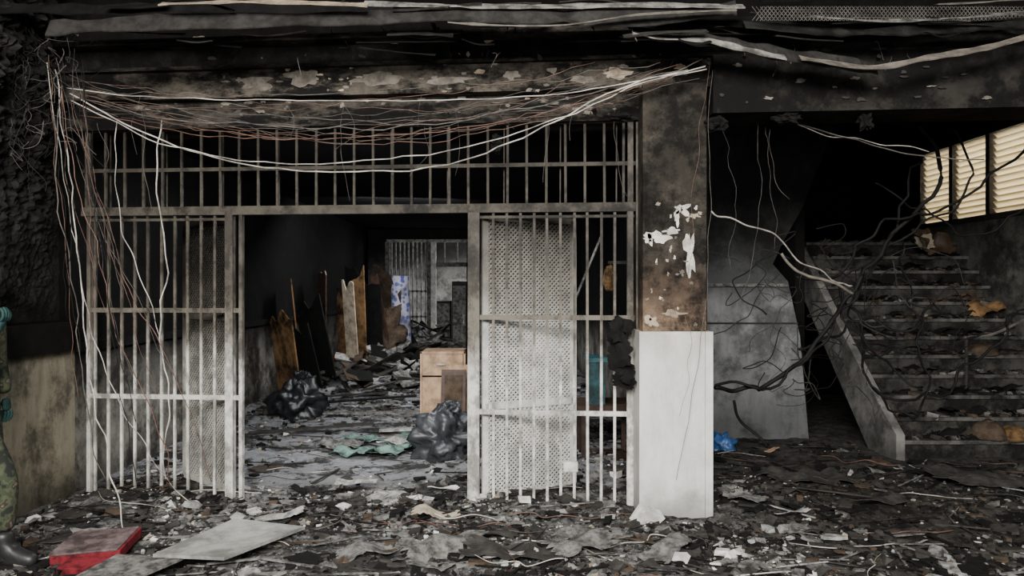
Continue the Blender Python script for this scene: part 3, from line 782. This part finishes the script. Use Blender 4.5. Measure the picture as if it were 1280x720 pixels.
cable([(975,315),(1000,340),(1040,358),(1070,362)],m_flkg,.012,.06,5.4)
cable([(890,90),(886,160),(888,262),(884,360),(872,460),(846,600)],m_wireg,.0018,.02,4.9)
cable([(884,80),(876,140),(868,240),(858,360),(862,460),(850,520)],m_wirec,.0014,.04,4.85)
cable([(1150,160),(1180,220),(1120,290),(1060,370),(1010,440),(960,480),(925,490),(893,484)],m_wireb,.018,.06,(6.2,5.6))
cable([(900,488),(950,484),(1010,450),(1060,390),(1110,300),(1150,190)],m_wireb,.012,.10,(5.6,6.2))
cable([(1195,150),(1210,235),(1165,270),(1090,330),(1050,380),(1100,450),(1150,480)],m_wireb,.010,.1,6.0)
cable([(1280,180),(1200,250),(1130,270),(1080,300),(1050,345),(1000,345)],m_wireb,.012,.08,6.0)
cable([(1300,245),(1220,290),(1140,260),(1100,230)],m_wireb,.008,.08,6.2)
cable([(960,145),(1020,160),(1090,182),(1150,195),(1230,200)],m_wireg,.005,.02,5.2)
cable([(975,148),(1040,170),(1100,178),(1160,190)],m_wirew,.003,.03,5.2)
cable([(920,500),(925,520),(940,540),(960,560)],m_wireb,.012,.04,5.8)
cable([(1040,350),(1070,400),(1085,470),(1130,500),(1200,470),(1260,400),(1290,380)],m_wireb,.012,.1,6.2)
cable([(1130,300),(1140,380),(1150,440),(1160,500),(1130,520),(1090,480)],m_wireb,.010,.1,6.2)
cable([(1060,360),(1080,420),(1140,440),(1220,420),(1290,380)],m_wireb,.009,.1,6.2)
cable([(1000,430),(1030,425),(1080,400),(1130,410),(1170,380)],m_wireb,.012,.1,6.2)
for i in range(34):
    x=U(960,1180);y=U(290,460); pts=[(x,y)]
    for t in range(4): pts.append((pts[-1][0]+U(-40,40),pts[-1][1]+U(-20,45)))
    cable(pts,random.choice((m_wireb,m_wireb,m_dgry,m_wireb)),U(.002,.006),.06,U(5.8,6.4))
for i in range(4):
    x=U(895,1000);y=U(140,170);L=U(60,260); cable([(x,y),(x+U(-20,20),y+L*.5),(x+U(-30,30),y+L)],m_wireg,U(.001,.0016),.04,5.2)
s.build('tangled_burnt_cables',True)
s=MB()
for i in range(150):
    y=1/U(1/9.,1/3.4); x=U(-3.0,5.0)
    if not inside(x,y,.1): continue
    P=[Vector((x,y,H(x,y)+.03))]; a=U(0,6.3)
    for t in range(5):
        a+=U(-.7,.7); q=P[-1]+Vector((math.cos(a),math.sin(a)*.7,0))*U(.06,.2); q.z=H(q.x,q.y)+U(.01,.05)
        if not inside(q.x,q.y,.05): break
        P.append(q)
    if len(P)>2: s.tube(catmull(P,5),U(.0015,.004),random.choice((m_wireb,m_wirew,m_wirec,m_wireg,m_wireb)),5)
s.build('floor_wire_scraps',True)
s=MB()
for i in range(9):
    s.sheet(W(776+U(-6,6),405+i*9,5.08),U(.10,.17),U(.08,.17),rotm(1.4+U(-.2,.2),U(-.6,.6),U(-.3,.3)),m_char,.04,8,i,.004,9)
s.build('burnt_cloth_rag')
# ------------------------------------------------------------------ soldier
em=bpy.data.objects.new('soldier',None); scene.collection.objects.link(em); em.location=(0,0,0)
def skin(name,verts,edges,rad,mat,root=0,sub=2):
    me=bpy.data.meshes.new(name); me.from_pydata([tuple(v) for v in verts],edges,[]); me.materials.append(mat)
    ob=bpy.data.objects.new(name,me); scene.collection.objects.link(ob)
    ob.modifiers.new('skin','SKIN'); sv=me.skin_vertices[0].data
    for i,r in enumerate(rad): sv[i].radius=(r,r) if not isinstance(r,tuple) else r; sv[i].use_root=(i==root)
    m=ob.modifiers.new('sub','SUBSURF'); m.levels=sub; m.render_levels=sub
    ob.modifiers['skin'].use_smooth_shade=True
    ob.parent=em; return ob
bx,by=-3.16,4.2
V=[(bx,by,.98),(bx,by,1.15),(bx,by,1.33),(bx-.01,by,1.47),(bx,by,1.55),
   (bx+.06,by-.09,.90),(bx+.26,by-.08,.50),(bx+.25,by-.08,.20),
   (bx,by+.10,.90),(bx+.02,by+.14,.50),(bx-.05,by+.16,.20),
   (bx,by-.20,1.43),(bx+.05,by-.24,1.17),(bx+.28,by-.2,1.33),
   (bx,by+.20,1.43),(bx-.02,by+.25,1.16),(bx+.06,by+.2,.95)]
E=[(0,1),(1,2),(2,3),(3,4),(0,5),(5,6),(6,7),(0,8),(8,9),(9,10),(3,11),(11,12),(12,13),(3,14),(14,15),(15,16)]
Rr=[.135,.12,.135,.115,.06,.095,.078,.062,.095,.078,.062,.065,.052,.04,.065,.052,.042]
skin('uniform',V,E,Rr,m_camo)
for nm,(ax,ay,yaw) in {'boot_right':(bx+.25,by-.08,-.1),'boot_left':(bx-.05,by+.16,.3)}.items():
    c,sn=math.cos(yaw),math.sin(yaw)
    skin(nm,[(ax,ay,.22),(ax,ay,.10),(ax+.02*c,ay+.02*sn,.06),(ax+.13*c,ay+.13*sn,.055),(ax+.21*c,ay+.21*sn,.045),(ax-.05*c,ay-.05*sn,.05)],[(0,1),(1,2),(2,3),(3,4),(2,5)],[.058,.055,.055,.05,.042,.045],m_boot,1)
    s=MB(); s.obox((ax+.07*c,ay+.07*sn,.012),.17,.05,.014,rotm(z=yaw),m_char); s.build(nm+'_sole',parent=em,bevel=.01)
def hand(nm,wr,d,side,mat):
    wr=Vector(wr);d=Vector(d).normalized();side=Vector(side).normalized();n=d.cross(side).normalized()
    skin(nm+'_palm',[wr,wr+d*.04,wr+d*.085],[(0,1),(1,2)],[.027,(.036,.02),(.038,.018)],mat)
    for i,(o,L) in enumerate(((-.028,.068),(-.009,.078),(.010,.072),(.028,.056))):
        b=wr+d*.075+side*o; skin(nm+'_finger_%d'%i,[b,b+d*.03,b+d*(.03+L*.35)+n*.018,b+d*(.03+L*.5)+n*.045],[(0,1),(1,2),(2,3)],[.0095,.009,.0085,.007],mat)
    b=wr+d*.03-side*.03; skin(nm+'_thumb',[b,b+d*.03-side*.022,b+d*.06-side*.025+n*.02],[(0,1),(1,2)],[.012,.010,.008],mat)
hand('hand_right',(bx+.29,by-.2,1.35),(.5,.1,.8),(0,1,0),m_glove)
hand('hand_left',(bx+.065,by+.2,.93),(.1,0,-1),(1,0,0),m_glove)
s=MB(); hc=Vector((bx+.03,by,1.68)); s.blob(hc,.098,.078,.125,m_skin,1,.03,1,28,False)
s.blob(hc+Vector((.10,0,-.01)),.022,.014,.026,m_skin,2,.02,1,12,False)
s.blob(hc+Vector((.08,0,-.06)),.016,.026,.008,m_red,2,.02,1,12,False)
for sg in(-1,1):
    s.blob(hc+Vector((.085,.03*sg,.02)),.012,.014,.009,m_white,2,.02,1,12,False); s.blob(hc+Vector((.094,.03*sg,.02)),.006,.006,.006,m_hair,2,.0,1,10,False)
    s.blob(hc+Vector((-.005,.08*sg,0)),.02,.01,.032,m_skin,2,.02,1,12,False)
s.blob(hc+Vector((-.015,0,.035)),.105,.087,.115,m_hair,4,.03,1,24,False,floor=hc.z+.02); s.blob(hc+Vector((-.005,0,.06)),.112,.095,.09,m_camo,5,.03,1,24,False,floor=hc.z+.055)
s.tube([(bx,by,1.5),(bx+.01,by,1.6)],.055,m_skin,12)
s.build('head',True,em)
# ------------------------------------------------------------------ lights
w=bpy.data.worlds.new('overcast_sky'); scene.world=w; w.use_nodes=True
bg=w.node_tree.nodes['Background']; bg.inputs[0].default_value=(.90,.94,1,1); bg.inputs[1].default_value=1.05
def area(name,loc,target,sx,sy,power,col=(1,1,1)):
    l=bpy.data.lights.new(name,'AREA'); l.shape='RECTANGLE'; l.size=sx; l.size_y=sy; l.energy=power; l.color=col
    o=bpy.data.objects.new(name,l); scene.collection.objects.link(o); o.location=loc
    o.rotation_euler=(Vector(target)-Vector(loc)).to_track_quat('-Z','Y').to_euler(); return o
area('daylight_open_front',(-1.0,-2.5,4.2),(-.3,5.2,.3),4.5,1.8,1350,(1,.98,.945))
area('corridor_fill',(-1.2,6.1,2.7),(-1.4,7.4,0),1.8,.5,80,(.93,.96,1))  # added fill lamp behind the gate top, brightens the corridor; not a real source
area('corridor_fill.001',(-1.6,10.8,2.85),(-1.9,12.6,0),1.5,.6,95,(.95,.97,1))  # second added fill lamp, for the deeper end of the corridor
area('window_daylight',(7.6,8.2,4.2),(5.0,8.2,2.4),3,2,420,(1,.96,.88))
area('far_room_daylight',(-.2,18.6,2.6),(-2,18,.8),1,1,130)
# ------------------------------------------------------------------ camera
cd=bpy.data.cameras.new('camera'); cd.sensor_width=36; cd.lens=36*900/1280; cd.clip_end=100
co=bpy.data.objects.new('camera',cd); scene.collection.objects.link(co); co.location=(0,0,1.6); co.rotation_euler=(math.radians(90),0,0)
scene.camera=co
